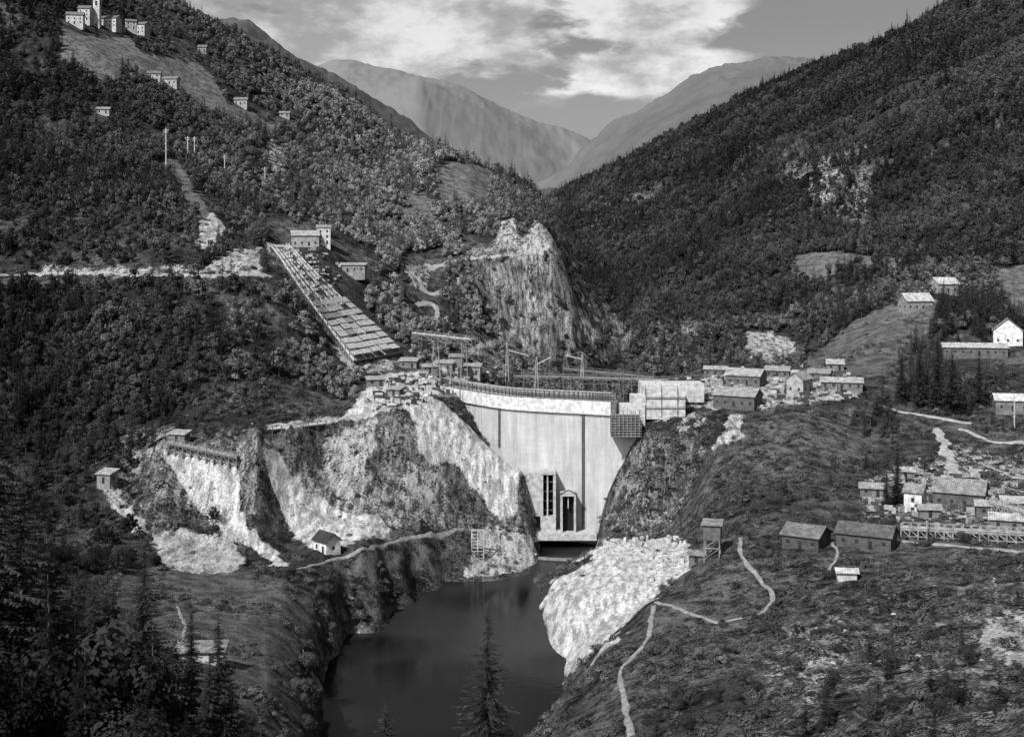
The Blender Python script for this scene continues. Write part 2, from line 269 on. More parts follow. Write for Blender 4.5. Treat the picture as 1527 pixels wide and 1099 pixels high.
rck=t.m('MULTIPLY',t.step(t.m('ADD',t.m('MULTIPLY',stk,.5),t.m('MULTIPLY',n3,.5)),.4,.62,.035,.40),t.step(vor,0,.12,.55,1.0))
rck=t.m('MULTIPLY',rck,t.step(n1,.38,.62,.5,1.2))
scr=t.m('MULTIPLY',t.mix(t.step(stk,.38,.6),.27,.6),t.step(n3,.35,.62,.55,1.08))
scr=t.m('MULTIPLY',scr,t.step(S,.5,1.15,.85,1.28))
e=t.m('MULTIPLY',t.m('SUBTRACT',t.m('ADD',t.m('MULTIPLY',n2,.5),t.m('MULTIPLY',n3,.5)),.5),2.6)
e=t.m('ADD',e,t.m('MULTIPLY',t.m('SUBTRACT',stk,.5),1.0))
col=t.mix(t.step(t.m('ADD',G,t.m('MULTIPLY',e,.5)),.35,.6),scrub,grs)
col=t.mix(t.step(t.m('ADD',R,e),.4,.62),col,rck)
col=t.mix(t.step(t.m('ADD',S,t.m('MULTIPLY',e,.9)),.34,.56),col,scr)
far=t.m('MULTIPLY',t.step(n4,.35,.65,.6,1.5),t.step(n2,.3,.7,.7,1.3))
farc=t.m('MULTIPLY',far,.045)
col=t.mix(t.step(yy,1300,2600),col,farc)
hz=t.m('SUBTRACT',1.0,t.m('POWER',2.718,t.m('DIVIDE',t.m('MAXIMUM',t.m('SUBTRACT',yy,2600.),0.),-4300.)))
hzc=t.mix(hz,col,.24)  # distance haze painted into the ground colour, paler with depth
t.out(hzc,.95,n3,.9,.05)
_c={}
def tone(v,kind='paint'):
    key=(round(v,3),kind)
    if key in _c: return _c[key]
    m,t=newmat(kind+'_%d'%int(v*1000)); tc=t.n('ShaderNodeTexCoord').outputs['Object']; gp=t.n('ShaderNodeNewGeometry').outputs['Position']
    a=t.noise(gp,.6,5,.65); b=t.noise(gp,4.,3,.6)
    mod=t.m('MULTIPLY',t.step(a,.3,.7,.6,1.2),t.step(b,.3,.7,.8,1.15))
    bump=b
    if kind=='roof':
        w=t.n('ShaderNodeTexWave',{'Vector':tc,'Scale':.55,'Distortion':.6,'Detail':2},bands_direction='X').outputs['Fac']
        sp=t.n('ShaderNodeTexBrick',{'Vector':tc,'Scale':.6,'Mortar Size':.02,'Color1':(.65,.65,.65,1),'Color2':(1.15,1.15,1.15,1),'Mortar':(.45,.45,.45,1)}).outputs[0]
        mod=t.m('MULTIPLY',mod,t.n('ShaderNodeSeparateColor',{0:sp}).outputs[0]); mod=t.m('MULTIPLY',mod,t.step(w,0,1,.8,1.05))
    if kind=='timber':
        w=t.n('ShaderNodeTexWave',{'Vector':tc,'Scale':1.1,'Distortion':.8,'Detail':2},bands_direction='Z').outputs['Fac']
        mod=t.m('MULTIPLY',mod,t.step(w,0,.7,.55,1.1))
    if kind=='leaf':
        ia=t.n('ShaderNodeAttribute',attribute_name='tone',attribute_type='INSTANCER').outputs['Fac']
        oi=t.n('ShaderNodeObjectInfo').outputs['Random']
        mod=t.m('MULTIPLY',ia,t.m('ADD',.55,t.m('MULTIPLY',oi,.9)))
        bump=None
    if kind=='needle':
        mod=t.step(t.noise(gp,1.2,3),.3,.7,.4,1.7); bump=None
    t.out(t.m('MULTIPLY',mod,v),.85,bump,.04,.25 if kind not in('leaf','needle') else .06)
    _c[key]=m; return m
mc,t=newmat('dam_concrete')
gp=t.n('ShaderNodeNewGeometry').outputs['Position']; zz=t.n('ShaderNodeSeparateXYZ',{0:gp}).outputs[2]
a=t.noise(t.n('ShaderNodeMapping',{'Vector':gp,'Scale':(.5,.5,.04)}).outputs[0],1.,6,.65); b=t.noise(gp,.12,5,.6); c=t.noise(gp,1.5,4)
lift=t.m('FRACT',t.m('DIVIDE',zz,2.0)); ll=t.step(lift,.0,.1,.84,1.)
mod=t.m('MULTIPLY',t.step(a,.3,.7,.78,1.08),t.m('MULTIPLY',t.step(b,.3,.7,.85,1.06),ll)); mod=t.m('MULTIPLY',mod,t.step(c,.3,.7,.93,1.03))
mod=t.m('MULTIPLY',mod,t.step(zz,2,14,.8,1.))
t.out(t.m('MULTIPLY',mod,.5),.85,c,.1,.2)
mw,t=newmat('lake_water')
gp=t.n('ShaderNodeNewGeometry').outputs['Position']
wn=t.noise(gp,.5,4,.6); ws=t.noise(t.n('ShaderNodeMapping',{'Vector':gp,'Location':(3,7,0)}).outputs[0],.018,2)
t.out(t.step(ws,.45,.62,.006,.022),t.step(ws,.45,.6,.05,.2),wn,.03,.22,1.0,1.16)

# ------------------------------------------------------------------ mesh helpers
def link(o): scene.collection.objects.link(o); return o
class MB:
    def __init__(s): s.v=[];s.f=[]
    def hexa(s,c8):
        b=len(s.v); s.v+= [tuple(p) for p in c8]
        s.f+=[(b,b+3,b+2,b+1),(b+4,b+5,b+6,b+7),(b,b+1,b+5,b+4),(b+1,b+2,b+6,b+5),(b+2,b+3,b+7,b+6),(b+3,b,b+4,b+7)]
    def box(s,x0,x1,y0,y1,z0,z1):
        s.hexa([(x0,y0,z0),(x1,y0,z0),(x1,y1,z0),(x0,y1,z0),(x0,y0,z1),(x1,y0,z1),(x1,y1,z1),(x0,y1,z1)])
    def beam(s,p,q,w=.3,h=None):
        p=Vector(p);q=Vector(q);h=h or w; d=(q-p); 
        if d.length<1e-4: return
        d.normalize(); up=Vector((0,0,1)) if abs(d.z)<.95 else Vector((0,1,0))
        a=d.cross(up).normalized()*w/2; b=a.cross(d).normalized()*h/2
        s.hexa([p-a-b,p+a-b,p+a+b,p-a+b,q-a-b,q+a-b,q+a+b,q-a+b])
    def face(s,*ps):
        b=len(s.v); s.v+=[tuple(p) for p in ps]; s.f.append(tuple(range(b,b+len(ps))))
    def mesh(s,name,mat):
        m=bpy.data.meshes.new(name); m.from_pydata(s.v,[],s.f)
        for mm in (mat if isinstance(mat,list) else [mat]): m.materials.append(mm)
        m.update(); return m
    def obj(s,name,mat,parent=None):
        o=link(bpy.data.objects.new(name,s.mesh(name,mat)))
        if parent: o.parent=parent
        return o
def empty(name,loc=(0,0,0),rot=0):
    e=link(bpy.data.objects.new(name,None)); e.location=loc; e.rotation_euler=(0,0,rot); e.empty_display_size=1; return e

def grid_mesh(name,X,Y,Z,mat,cov=None):
    nr,nc=X.shape; co=np.stack([X,Y,Z],-1).reshape(-1,3).astype(np.float32)
    i=np.arange(nr*nc).reshape(nr,nc); q=np.stack([i[:-1,:-1],i[:-1,1:],i[1:,1:],i[1:,:-1]],-1).reshape(-1,4)
    m=bpy.data.meshes.new(name); m.vertices.add(len(co)); m.vertices.foreach_set('co',co.ravel())
    m.loops.add(q.size); m.loops.foreach_set('vertex_index',q.ravel().astype(np.int32))
    m.polygons.add(len(q)); m.polygons.foreach_set('loop_start',np.arange(0,q.size,4,dtype=np.int32))
    m.polygons.foreach_set('use_smooth',np.ones(len(q),bool))
    a=m.attributes.new('cover','FLOAT_COLOR','POINT'); a.data.foreach_set('color',cov.reshape(-1).astype(np.float32))
    a=m.attributes.new('litter','FLOAT','POINT'); a.data.foreach_set('value',litter.reshape(-1).astype(np.float32))
    m.update(calc_edges=True); m.validate(); m.materials.append(mat)
    return link(bpy.data.objects.new(name,m))
grid_mesh('valley_terrain',X,Y,Z,mt,cover)
w=MB(); w.face((-260,90,lakez),(260,90,lakez),(260,500,lakez),(-260,500,lakez)); w.obj('lake_water',mw)
# roads and paths draped on the ground
for nm,hw,pts in TR:
    P=[]
    for p,q in zip(pts[:-1],pts[1:]):
        n=max(1,int(np.hypot(*(q-p))/.8)); P+= [p+(q-p)*i/n for i in range(n)]
    P.append(pts[-1]); P=np.array(P); T=np.gradient(P,axis=0); T/=np.linalg.norm(T,axis=1)[:,None]+1e-9; Nn=np.stack([-T[:,1],T[:,0]],-1)
    P=P+Nn*(fbm(P[:,0]/6,P[:,1]/6,2,401)*hw*.7)[:,None]
    wv=1+.55*fbm(P[:,0]/4,P[:,1]/4,3,402)
    m=MB(); rows=[]
    for k in range(7):
        f=(k-3)/3; j=wv*(1+(.5*fbm(P[:,0]*.8+k,P[:,1]*.8,2,300) if k in(0,6) else 0))
        q=P+Nn*(hw*f)*j[:,None]
        z=bil(q[:,0],q[:,1])+(.2 if 0<k<6 else -.08)
        rows.append(np.column_stack([q,z]))
    R_=np.stack(rows,1); n=len(P); m.v=[tuple(v) for v in R_.reshape(-1,3)]
    m.f=[(i*7+k,i*7+k+1,(i+1)*7+k+1,(i+1)*7+k) for i in range(n-1) for k in range(6)]
    m.obj(nm,tone(.34 if nm=='dirt_road' else .27,'gravel'))

# ------------------------------------------------------------------ vegetation prototypes
def leafquad(V_,F_,c,n,s):
    n=n.normalized(); a=n.orthogonal().normalized(); b=n.cross(a); th=random.random()*6.28
    a,b=a*math.cos(th)+b*math.sin(th),b*math.cos(th)-a*math.sin(th)
    k=len(V_); w1=s*random.uniform(.6,1.1); w2=s*random.uniform(.5,.9)
    V_+=[c-a*w1,c-b*w2+n*.1*s,c+a*w1*.8,c+b*w2-n*.1*s]; F_.append((k,k+1,k+2,k+3))
def rv(): 
    while True:
        v=Vector((random.uniform(-1,1),random.uniform(-1,1),random.uniform(-1,1)))
        if .05<v.length<1: return v.normalized()
def taper(mb,p,q,r0,r1,n=6):
    p=Vector(p);q=Vector(q); d=(q-p).normalized(); a=d.orthogonal().normalized(); b=d.cross(a); k=len(mb.v)
    for c,r in((p,r0),(q,r1)):
        for i in range(n):
            t=6.283*i/n; mb.v.append(tuple(c+a*r*math.cos(t)+b*r*math.sin(t)))
    for i in range(n): mb.f.append((k+i,k+(i+1)%n,k+n+(i+1)%n,k+n+i))
def finish(name,mb,nb,mats,coll=None):
    m=mb.mesh(name,mats); idx=np.ones(len(mb.f),np.int32); idx[:nb]=0
    m.polygons.foreach_set('material_index',idx); o=bpy.data.objects.new(name,m)
    if coll: coll.objects.link(o)
    return o
bark=tone(.09,'bark'); leaf=tone(.085,'leaf'); needle=tone(.03,'needle'); leafN=tone(.042,'leaf')
def broadleaf(name,coll,H=6.5,Rr=2.6,nl=7,nq=300,sq=.42):
    mb=MB(); taper(mb,(0,0,-1),(0,0,H*.45),.16,.1)
    lobes=[]
    for i in range(nl):
        th=6.283*i/nl+random.random(); r=Rr*random.uniform(.25,.62); c=Vector((math.cos(th)*r,math.sin(th)*r,H*random.uniform(.3,.75)))
        if i==0: c=Vector((0,0,H*.75))
        taper(mb,(0,0,H*.25),c,.08,.03,4); lobes.append((c,Rr*random.uniform(.4,.62)))
    nb=len(mb.f); VV=[Vector(v) for v in mb.v]
    for i in range(nq):
        c,r=random.choice(lobes); d=rv(); d.z=d.z*.8+.15; p=c+d*r*random.uniform(.75,1.08)
        leafquad(VV,mb.f,p,d+rv()*.35,sq*random.uniform(.6,1.3))
    mb.v=[tuple(v) for v in VV]; return finish(name,mb,nb,[bark,leaf],coll)
def conifer(name,coll,H=10,R=2.,levels=15,nb_=7,seg=3,mat=None,droop=.35,tw=1.0,rag=.6):
    mb=MB(); taper(mb,(0,0,-1.5),(0,0,H*.97),H*.013,.02); nb=len(mb.f); VV=[Vector(v) for v in mb.v]; Fc=mb.f
    for l in range(levels):
        t=(l+.3)/levels; z=H*(.06+.92*t); r=R*(1-t)**.8*random.uniform(.7,1.15)+.12
        for k in range(nb_):
            if random.random()<.1: continue
            th=6.283*(k+random.random()*.8)/nb_+l*1.3; rr=r*random.uniform(rag,1.15)*(1+.22*math.sin(th*2+l*.35)); d=Vector((math.cos(th),math.sin(th),0)); s=Vector((-d.y,d.x,0))
            zz0=z+random.uniform(-.7,.7)*H/levels; dd=droop*random.uniform(.5,1.35)
            for j in range(seg):
                f0=j/seg;f1=(j+1)/seg; dz=lambda f:-rr*dd*f+rr*.2*f*f
                p0=d*rr*f0+Vector((0,0,zz0+dz(f0)));p1=d*rr*f1+Vector((0,0,zz0+dz(f1)))
                wd=(.34*rr*(1-f0*.7)+.06)*tw
                for sg in(-1,1):
                    q=p0*.35+p1*.65+s*sg*wd*random.uniform(.6,1.3)+Vector((0,0,-wd*random.uniform(.1,1.1)))+d*wd*.5
                    b=len(VV); VV+= [p0,p1,q]; Fc.append((b,b+1,b+2) if sg>0 else (b,b+2,b+1))
    mb.v=[tuple(v) for v in VV]; return finish(name,mb,nb,[bark,mat or leafN],coll)
vc=bpy.data.collections.new('tree_kinds')
broadleaf('a_broadleaf',vc); broadleaf('b_broadleaf',vc,7.5,2.4,6,280); broadleaf('c_broadleaf',vc,5.5,2.9,8,300)
conifer('d_conifer',vc); conifer('e_conifer',vc,12,2.0,18,7)
broadleaf('f_leafy',vc,6.5,2.8,9,1500,.2); broadleaf('g_leafy',vc,5,2.9,8,1400,.2)
sh=bpy.data.collections.new('shrub_kinds')
def shrub(name,n):
    mb=MB(); taper(mb,(0,0,-.3),(0,0,.5),.05,.03,4); nb=len(mb.f); VV=[Vector(v) for v in mb.v]
    for i in range(n):
        d=rv(); d.z=abs(d.z); p=Vector((d.x*random.uniform(.5,1),d.y*random.uniform(.5,1),d.z*random.uniform(.5,.95)+.1)); leafquad(VV,mb.f,p,d+rv()*.5,.19)
    mb.v=[tuple(v) for v in VV]; finish(name,mb,nb,[bark,leaf],sh)
shrub('a_shrub',90);shrub('b_shrub',70);shrub('c_shrub',80)
rkc=bpy.data.collections.new('boulder_kinds')
def boulder(name):
    import bmesh; bm=bmesh.new(); bmesh.ops.create_icosphere(bm,subdivisions=2,radius=1)
    for v in bm.verts: v.co*=random.uniform(.6,1.15); v.co.z*=.65
    m=bpy.data.meshes.new(name); bm.to_mesh(m); bm.free(); m.materials.append(tone(.34,'rock')); rkc.objects.link(bpy.data.objects.new(name,m))
boulder('a_boulder');boulder('b_boulder')

HP=[]   # footprints kept free of trees
# ------------------------------------------------------------------ buildings
def house(name,u,v,w,d,h,rh,rot=0,wt=.4,rt=.3,dmin=150,D=None,win=True,wall='plaster',chim=False,lean=False,rise=0):
    p=hit(u,v,dmin) if D is None else at(u,v,D)
    HP.append((p.x,p.y,max(w,d)*.5+3.))
    e=empty(name,p+Vector((0,0,rise)),math.radians(rot)); x,y=w/2,d/2
    b=MB()
    zr=h+rh
    if lean:
        vs=[(-x,-y,-4),(x,-y,-4),(x,y,-4),(-x,y,-4),(-x,-y,h),(x,-y,h),(x,y,zr),(-x,y,zr)]; b.hexa(vs)
    else:
        k=[(-x,-y,-4),(x,-y,-4),(x,y,-4),(-x,y,-4),(-x,-y,h),(x,-y,h),(x,y,h),(-x,y,h),(-x,0,zr),(x,0,zr)]
        b.v+=k; b.f+=[(0,1,5,4),(2,3,7,6),(1,2,6,9,5),(3,0,4,8,7),(4,5,9,8),(6,7,8,9),(0,3,2,1)]
    b.obj('walls',tone(wt,wall),e)
    r=MB(); o=.55; tk=.18
    def slab(y0,z0,y1,z1):
        r.hexa([(-x-o,y0,z0+.04),(x+o,y0,z0+.04),(x+o,y1,z1+.04),(-x-o,y1,z1+.04),(-x-o,y0,z0+.04+tk),(x+o,y0,z0+.04+tk),(x+o,y1,z1+.04+tk),(-x-o,y1,z1+.04+tk)])
    sl=rh/(d if lean else y)
    if lean: slab(-y-o,h-o*sl,y+o,zr+o*sl)
    else:
        slab(-y-o,h-o*sl,0,zr); 
        r.hexa([(-x-o,0.002,zr+.04),(x+o,0.002,zr+.04),(x+o,y+o,h-o*sl+.04),(-x-o,y+o,h-o*sl+.04),(-x-o,0.002,zr+.04+tk),(x+o,0.002,zr+.04+tk),(x+o,y+o,h-o*sl+.04+tk),(-x-o,y+o,h-o*sl+.04+tk)])
    r.obj('roof',tone(rt,'roof'),e)
    if win:
        g=MB(); fr=MB(); n=max(1,int(w/3.2))
        for i in range(n):
            cx=-x+w*(i+.5)/n
            for st in range(max(1,int(h/2.8))):
                z0=1.0+st*2.7
                if z0+1.1>h: break
                for sy in(-1,1):
                    if sy==-1 and i==n//2 and st==0: g.box(cx-.5,cx+.5,-y-.05,-y+.02,0,2.05); continue
                    ya,yb=(-y-.04,-y+.02) if sy<0 else (y-.02,y+.04)
                    g.box(cx-.45,cx+.45,ya,yb,z0,z0+1.1)
                    ya,yb=(-y-.09,-y+.02) if sy<0 else (y-.02,y+.09); fr.box(cx-.6,cx+.6,ya,yb,z0-.14,z0-.01)
        m_=max(1,int(d/3.5))
        for i in range(m_):
            cy=-y+d*(i+.5)/m_
            for sx in(-1,1):
                xa,xb=(-x-.04,-x+.02) if sx<0 else (x-.02,x+.04)
                if h>2.2: g.box(xa,xb,cy-.45,cy+.45,1.,2.05)
        g.obj('windows_and_door',tone(.03,'glass'),e); fr.obj('sills',tone(.2,'stone'),e)
    if chim:
        c_=MB(); c_.box(x*.4-.35,x*.4+.35,.3,1.,h,zr+1.1); c_.box(x*.4-.45,x*.4+.45,.2,1.1,zr+1.1,zr+1.25); c_.obj('chimney',tone(.3,'stone'),e)
    return e
H=house
H('stone_house',488,822,7.,5.2,3.6,2.1,-48,.7,.05,300,chim=False)
for a in [('wooden_barn',1112,573,15,8,4,2.4,-32,.14,.42),('site_barrack',1100,606,17,8,4.4,2.6,-34,.12,.34),('site_barrack',1068,560,10,6,3,1.2,-15,.15,.4),
('site_barrack',1192,585,9,7,5.5,2.6,52,.34,.36),('site_barrack',1160,562,10,6,3,1.5,-20,.15,.36),('farmhouse',1246,552,7,5,3,1.6,-10,.2,.4),('site_barrack',1256,580,16,6,3,1.5,-14,.18,.42),
('site_barrack',1222,566,9,6,3,1.5,-25,.15,.3)]:
    H(*a,dmin=440,wall='timber' if a[8]<.25 else 'plaster')
H('farmhouse',1366,462,14,9,4.5,3.5,12,.25,.6,500,chim=True);H('farmhouse',1408,436,12,8,4.5,3,15,.3,.6,550,chim=True)
H('white_chalet',1503,512,10,12,6,5,70,.7,.3,420,wall='plaster');H('long_barn',1452,530,26,7,3.5,1.6,-12,.15,.5,420,wall='timber')
H('roadside_house',1508,612,12,8,4,2,-12,.2,.7,380,wall='timber')
for a in [('timber_shed',1203,814,10,9,3.4,2.2,-35,.09,.2),('timber_shed',1293,814,14,7,3.6,2.2,-30,.1,.13),('farm_shed',1300,738,7,5,2.6,1.2,-15,.18,.35),
('white_cottage',1366,764,5,7,6.5,1.8,-30,.6,.3),('large_barn',1432,752,14,10,4.2,3.2,-28,.12,.28),('small_shed',1386,770,6,4,2.4,1,-5,.22,.35),('farm_shed',1500,790,8,5,3,1.2,-20,.18,.5),('farm_shed',1478,768,8,5,3,1.,-15,.15,.42),('farm_shed',1515,765,8,5,3,1.2,-10,.2,.45),('farm_shed',1350,712,6,4,2.2,1.,-20,.2,.4)]:
    H(*a,dmin=290,wall='timber' if a[8]<.25 else 'plaster')
H('small_hut',1262,864,4.5,2.6,1.9,.6,-8,.5,.6,200)
H('small_hut',1040,838,4,3,2.2,.8,-20,.15,.22,300,wall='timber')
for a in [('village_house',112,38,12,8,7,2.5,10,.55,.2),('village_house',128,34,9,8,9,2.5,0,.55,.2),('village_house',165,44,14,9,7,2.5,-12,.55,.2),('village_house',208,52,14,9,7,2.5,-12,.5,.2),('village_house',196,47,8,8,6,2,20,.4,.2),
('village_house',230,124,9,7,6,2,10,.45,.2),('village_house',256,128,11,7,4,2,-5,.4,.25),('village_house',360,158,10,7,4,2,0,.35,.25),('village_house',302,80,7,6,4,2,0,.3,.2),('village_house',155,172,8,5,3,1.4,0,.4,.3),('village_house',425,175,8,5,3,1.4,0,.3,.3)]:
    H(*a,dmin=560)
pc=hit(146,40,700); e=empty('church_bell_tower',pc); m=MB(); m.box(-2.4,2.4,-2.4,2.4,-4,20); m.box(-2.8,2.8,-2.8,2.8,20,20.6); m.obj('shaft',tone(.55,'plaster'),e)
m=MB(); 
for sx,sy in((0,-1),(0,1),(1,0),(-1,0)):
    if sx==0: m.box(-.8,.8,sy*2.42-.05,sy*2.42+.05,15,18.5)
    else: m.box(sx*2.42-.05,sx*2.42+.05,-.8,.8,15,18.5)
m.obj('belfry_openings',tone(.03,'glass'),e)
m=MB(); 
for i in range(4):
    q=[(-2.6,-2.6),(2.6,-2.6),(2.6,2.6),(-2.6,2.6)]; a_,b_=q[i],q[(i+1)%4]; m.face((*a_,20.6),(*b_,20.6),(0,0,28))
m.obj('spire',tone(.2,'roof'),e)
H('winch_house',455,368,14,8,5.5,2.4,12,.35,.45,540);H('concrete_bin_house',482,366,7,7,9,1.2,10,.6,.4,540,lean=True);H('site_shed',520,408,18,6,3.6,1.,-4,.25,.42,560,lean=True)
H('site_shed',410,378,7,5,3,1,30,.3,.4,540)
for a in [('site_shed',610,548,8,5,3,1,-10,.2,.42),('site_shed',640,556,6,4,2.6,.8,20,.2,.4),('site_shed',663,552,9,5,3,1,-12,.2,.4),('site_shed',705,560,8,5,4,1,-8,.3,.42),('site_shed',560,575,7,4,2.6,.8,15,.2,.4),('site_shed',590,590,5,4,2.4,.7,-20,.2,.4),('site_shed',680,548,6,4,5,1,0,.2,.3)]:
    H(*a,dmin=440,lean=True)
H('lookout_hut',160,728,5,4,3,1,-20,.25,.4,340,lean=True,rise=1.5);H('lookout_hut',300,985,9,3.4,2.2,.8,4,.5,.25,200,lean=True)

# covered incline: continuous decking from winch house down to the crest
e=empty('covered_incline')
n=36; Lp=[];Rp=[]
for i in range(n+1):
    t=i/n; a=hit(406+122*t,380+168*t**.93,480); b=hit(430+168*t,368+165*t**.93,480); Lp.append(a);Rp.append(b)
for _ in range(12):
    for A in(Lp,Rp):
        B=[A[0]]+[(A[i-1]+A[i]*2+A[i+1])/4 for i in range(1,n)]+[A[-1]]; A[:]=B
ze=[max(a.z,b.z) for a,b in zip(Lp,Rp)]; ze=np.convolve(np.pad(ze,3,mode='edge'),np.ones(7)/7,'valid')
for i in range(n+1): 
    zm=ze[i]; Lp[i].z=Lp[i].z*.45+zm*.55+1.6; Rp[i].z=Rp[i].z*.45+zm*.55+1.6
dk=MB();rf=MB();rf2=MB();po=MB();rl=MB();dark=MB()
for i in range(n):
    a,b,c_,d_=Lp[i],Rp[i],Rp[i+1],Lp[i+1]; dn=Vector((0,0,.35))
    dk.hexa([d_-dn,c_-dn,b-dn,a-dn,d_,c_,b,a])
    for f in (0.02,.2,.34,.5,.66,.82,.98):
        p=a.lerp(b,f)+Vector((0,0,.25)); q=d_.lerp(c_,f)+Vector((0,0,.25)); rl.beam(p,q,.35,.35)
    for f in (.27,.58): 
        p=a.lerp(b,f)+Vector((0,0,.15)); q=d_.lerp(c_,f)+Vector((0,0,.15)); dark.beam(p,q,.9,.22)
    if i%2==0: rl.beam(a+Vector((0,0,.5)),b+Vector((0,0,.5)),.22)
    if i<18 and random.random()<.6:
        f=random.uniform(.05,.8); p=a.lerp(b,f)+Vector((0,0,.9)); q=a.lerp(b,f+random.uniform(.1,.2))+Vector((0,0,.9)); rf.beam(p,q,random.uniform(1,3),1.)
    for f in(0,.5,1): 
        p=a.lerp(b,f); po.beam(p-Vector((0,0,.3)),Vector((p.x,p.y,gz(p.x,p.y)-1)),.35)
    if i>=18 and i%2==0:
        j=min(i+2,n)
        for k in range(5):
            f0=k/5+.008; f1=(k+1)/5-.008
            if random.random()<.06: continue
            p0=Lp[j].lerp(Rp[j],f0);p1=Lp[j].lerp(Rp[j],f1);p2=Lp[i].lerp(Rp[i],f1);p3=Lp[i].lerp(Rp[i],f0)
            h0=random.uniform(1.6,2.3); h1=h0+.1; (rf if random.random()<.72 else rf2).hexa([p0+Vector((0,0,h0+.6)),p1+Vector((0,0,h0+.6)),p2*.93+p1*.07+Vector((0,0,h1)),p3*.93+p0*.07+Vector((0,0,h1)),p0+Vector((0,0,h0+.8)),p1+Vector((0,0,h0+.8)),p2*.93+p1*.07+Vector((0,0,h1+.2)),p3*.93+p0*.07+Vector((0,0,h1+.2))])
            po.beam(p0,p0+Vector((0,0,h0+.6)),.25)
dk.obj('deck',tone(.45,'timber'),e);rl.obj('rails',tone(.6,'steel'),e);dark.obj('chutes',tone(.12,'steel'),e);rf.obj('bay_roofs',tone(.6,'roof'),e);rf2.obj('bay_roofs_worn',tone(.35,'roof'),e);po.obj('posts',tone(.08,'timber'),e)

# ------------------------------------------------------------------ arch dam
cp=[(-34,540),(-22.1,518),(-4.9,492),(9.5,481),(27.3,472.5),(37.6,467.5),(49,464),(53,463)]
P=[Vector((*c,0)) for c in cp]; C=[]
for i in range(len(P)-1):
    p0=P[max(i-1,0)];p1=P[i];p2=P[i+1];p3=P[min(i+2,len(P)-1)]
    for k in range(10):
        t=k/10; C.append(.5*((2*p1)+(p2-p0)*t+(2*p0-5*p1+4*p2-p3)*t*t+(3*p1-p0-3*p2+p3)*t**3))
C.append(P[-1]); nC=len(C)
def nrm(i):
    d=(C[min(i+1,nC-1)]-C[max(i-1,0)]).normalized(); return Vector((d.y,-d.x,0))
NC=[nrm(i) for i in range(nC)]
if NC[0].y>0: NC=[-n for n in NC]
def uo(i): return CX+C[i].x/C[i].y*F
def band(mb,i0,i1,o0,o1,z0,z1):
    for i in range(i0,i1):
        a,b=C[i],C[i+1]; na,nb=NC[i],NC[i+1]
        c8=[a+na*o0,b+nb*o0,b+nb*o1,a+na*o1]
        mb.hexa([(p.x,p.y,z0) for p in c8]+[(p.x,p.y,z1) for p in c8])
def idx(u): return min(range(nC),key=lambda i:abs(uo(i)-u))
iR=idx(912); iE=idx(962); e=empty('arch_dam')
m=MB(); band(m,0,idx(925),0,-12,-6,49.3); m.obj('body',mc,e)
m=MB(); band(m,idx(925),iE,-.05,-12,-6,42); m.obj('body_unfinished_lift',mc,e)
m=MB(); band(m,0,iR,1.0,-8.5,49.4,54.5); m.obj('crest_band',tone(.66,'concrete'),e)
m=MB(); band(m,0,iR,.9,.6,54.5,55.0); band(m,0,iR,-6.,-6.4,54.5,57.2); m.obj('inner_formwork',tone(.18,'timber'),e)
m=MB(); m2=MB()
for i in range(0,iR+1):
    for o,h_ in((.75,3.6),(-3,3.2)):
        p=C[i]+NC[i]*o; m.beam((p.x,p.y,54.5),(p.x,p.y,54.5+h_),.28)
        if i<iR:
            q=C[i+1]+NC[i+1]*o
            for zz in ((57.9,) if o>0 else (56.6,57.5)): m2.beam((p.x,p.y,zz),(q.x,q.y,zz),.35,.5)
    p=C[i]+NC[i]*.75;q=C[i]-NC[i]*3; m.beam((p.x,p.y,57.6),(q.x,q.y,57.5),.2)
m.obj('scaffold_posts',tone(.07,'timber'),e);m2.obj('scaffold_rails',tone(.4,'timber'),e)
m=MB()
for uu,zb in((745,34),(871,4)):
    i=idx(uu);p=C[i];n_=NC[i];t_=Vector((-n_.y,n_.x,0))
    for s_ in(-.45,.45):
        q=p+n_*.2+t_*s_; m.beam((q.x,q.y,zb),(q.x,q.y,49.4),.3)
    for k in range(int((49.4-zb)/.9)):
        z=zb+k*.9; a_=p+n_*.2-t_*.45;b_=p+n_*.2+t_*.45; m.beam((a_.x,a_.y,z),(b_.x,b_.y,z),.45)
m.obj('joint_ladders',tone(.1,'steel'),e)
def ubox(mb,u0,u1,v0,v1,D,dep):
    a=at(u0,v1,D);b=at(u1,v0,D); mb.box(a.x,b.x,D,D+dep,a.z,b.z)
m=MB(); ubox(m,783,806,705,770,473,9);ubox(m,783,790,770,812,473,8); ubox(m,806,810,708,780,470,9); ubox(m,825,829,708,780,470,8); ubox(m,806,829,704,708,469.8,9);ubox(m,806,829,770,798,469.9,9);ubox(m,815.5,817.5,708,770,470.5,6)
ubox(m,836,839,740,795,467,7);ubox(m,856,859,740,795,467,7);ubox(m,836,859,737,740,466.8,8);ubox(m,798,890,797,806,463,12);ubox(m,846.5,848,742,758,468,1)
m.obj('intake_piers',tone(.46,'concrete'),e)
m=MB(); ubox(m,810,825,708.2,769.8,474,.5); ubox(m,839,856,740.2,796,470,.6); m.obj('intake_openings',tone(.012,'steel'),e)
m=MB()
for k in range(4): 
    ubox(m,810.2,815.3,718+k*14,719+k*14,471.5,.3); ubox(m,817.7,824.8,718+k*14,719+k*14,471.5,.3)
m.obj('trash_rack',tone(.15,'steel'),e)
pr=at(848,737,466.5); m=MB(); m.beam((pr.x-3.3,466.9,pr.z),(pr.x,466.9,pr.z+1.5),.8,.4);m.beam((pr.x+3.3,466.9,pr.z),(pr.x,466.9,pr.z+1.5),.8,.4); m.obj('portal_gable',tone(.1,'stone'),e)
e=empty('formwork_box'); m=MB(); ubox(m,912,955,622,650,459,7); m.obj('panels',tone(.09,'timber'),e)
m=MB()
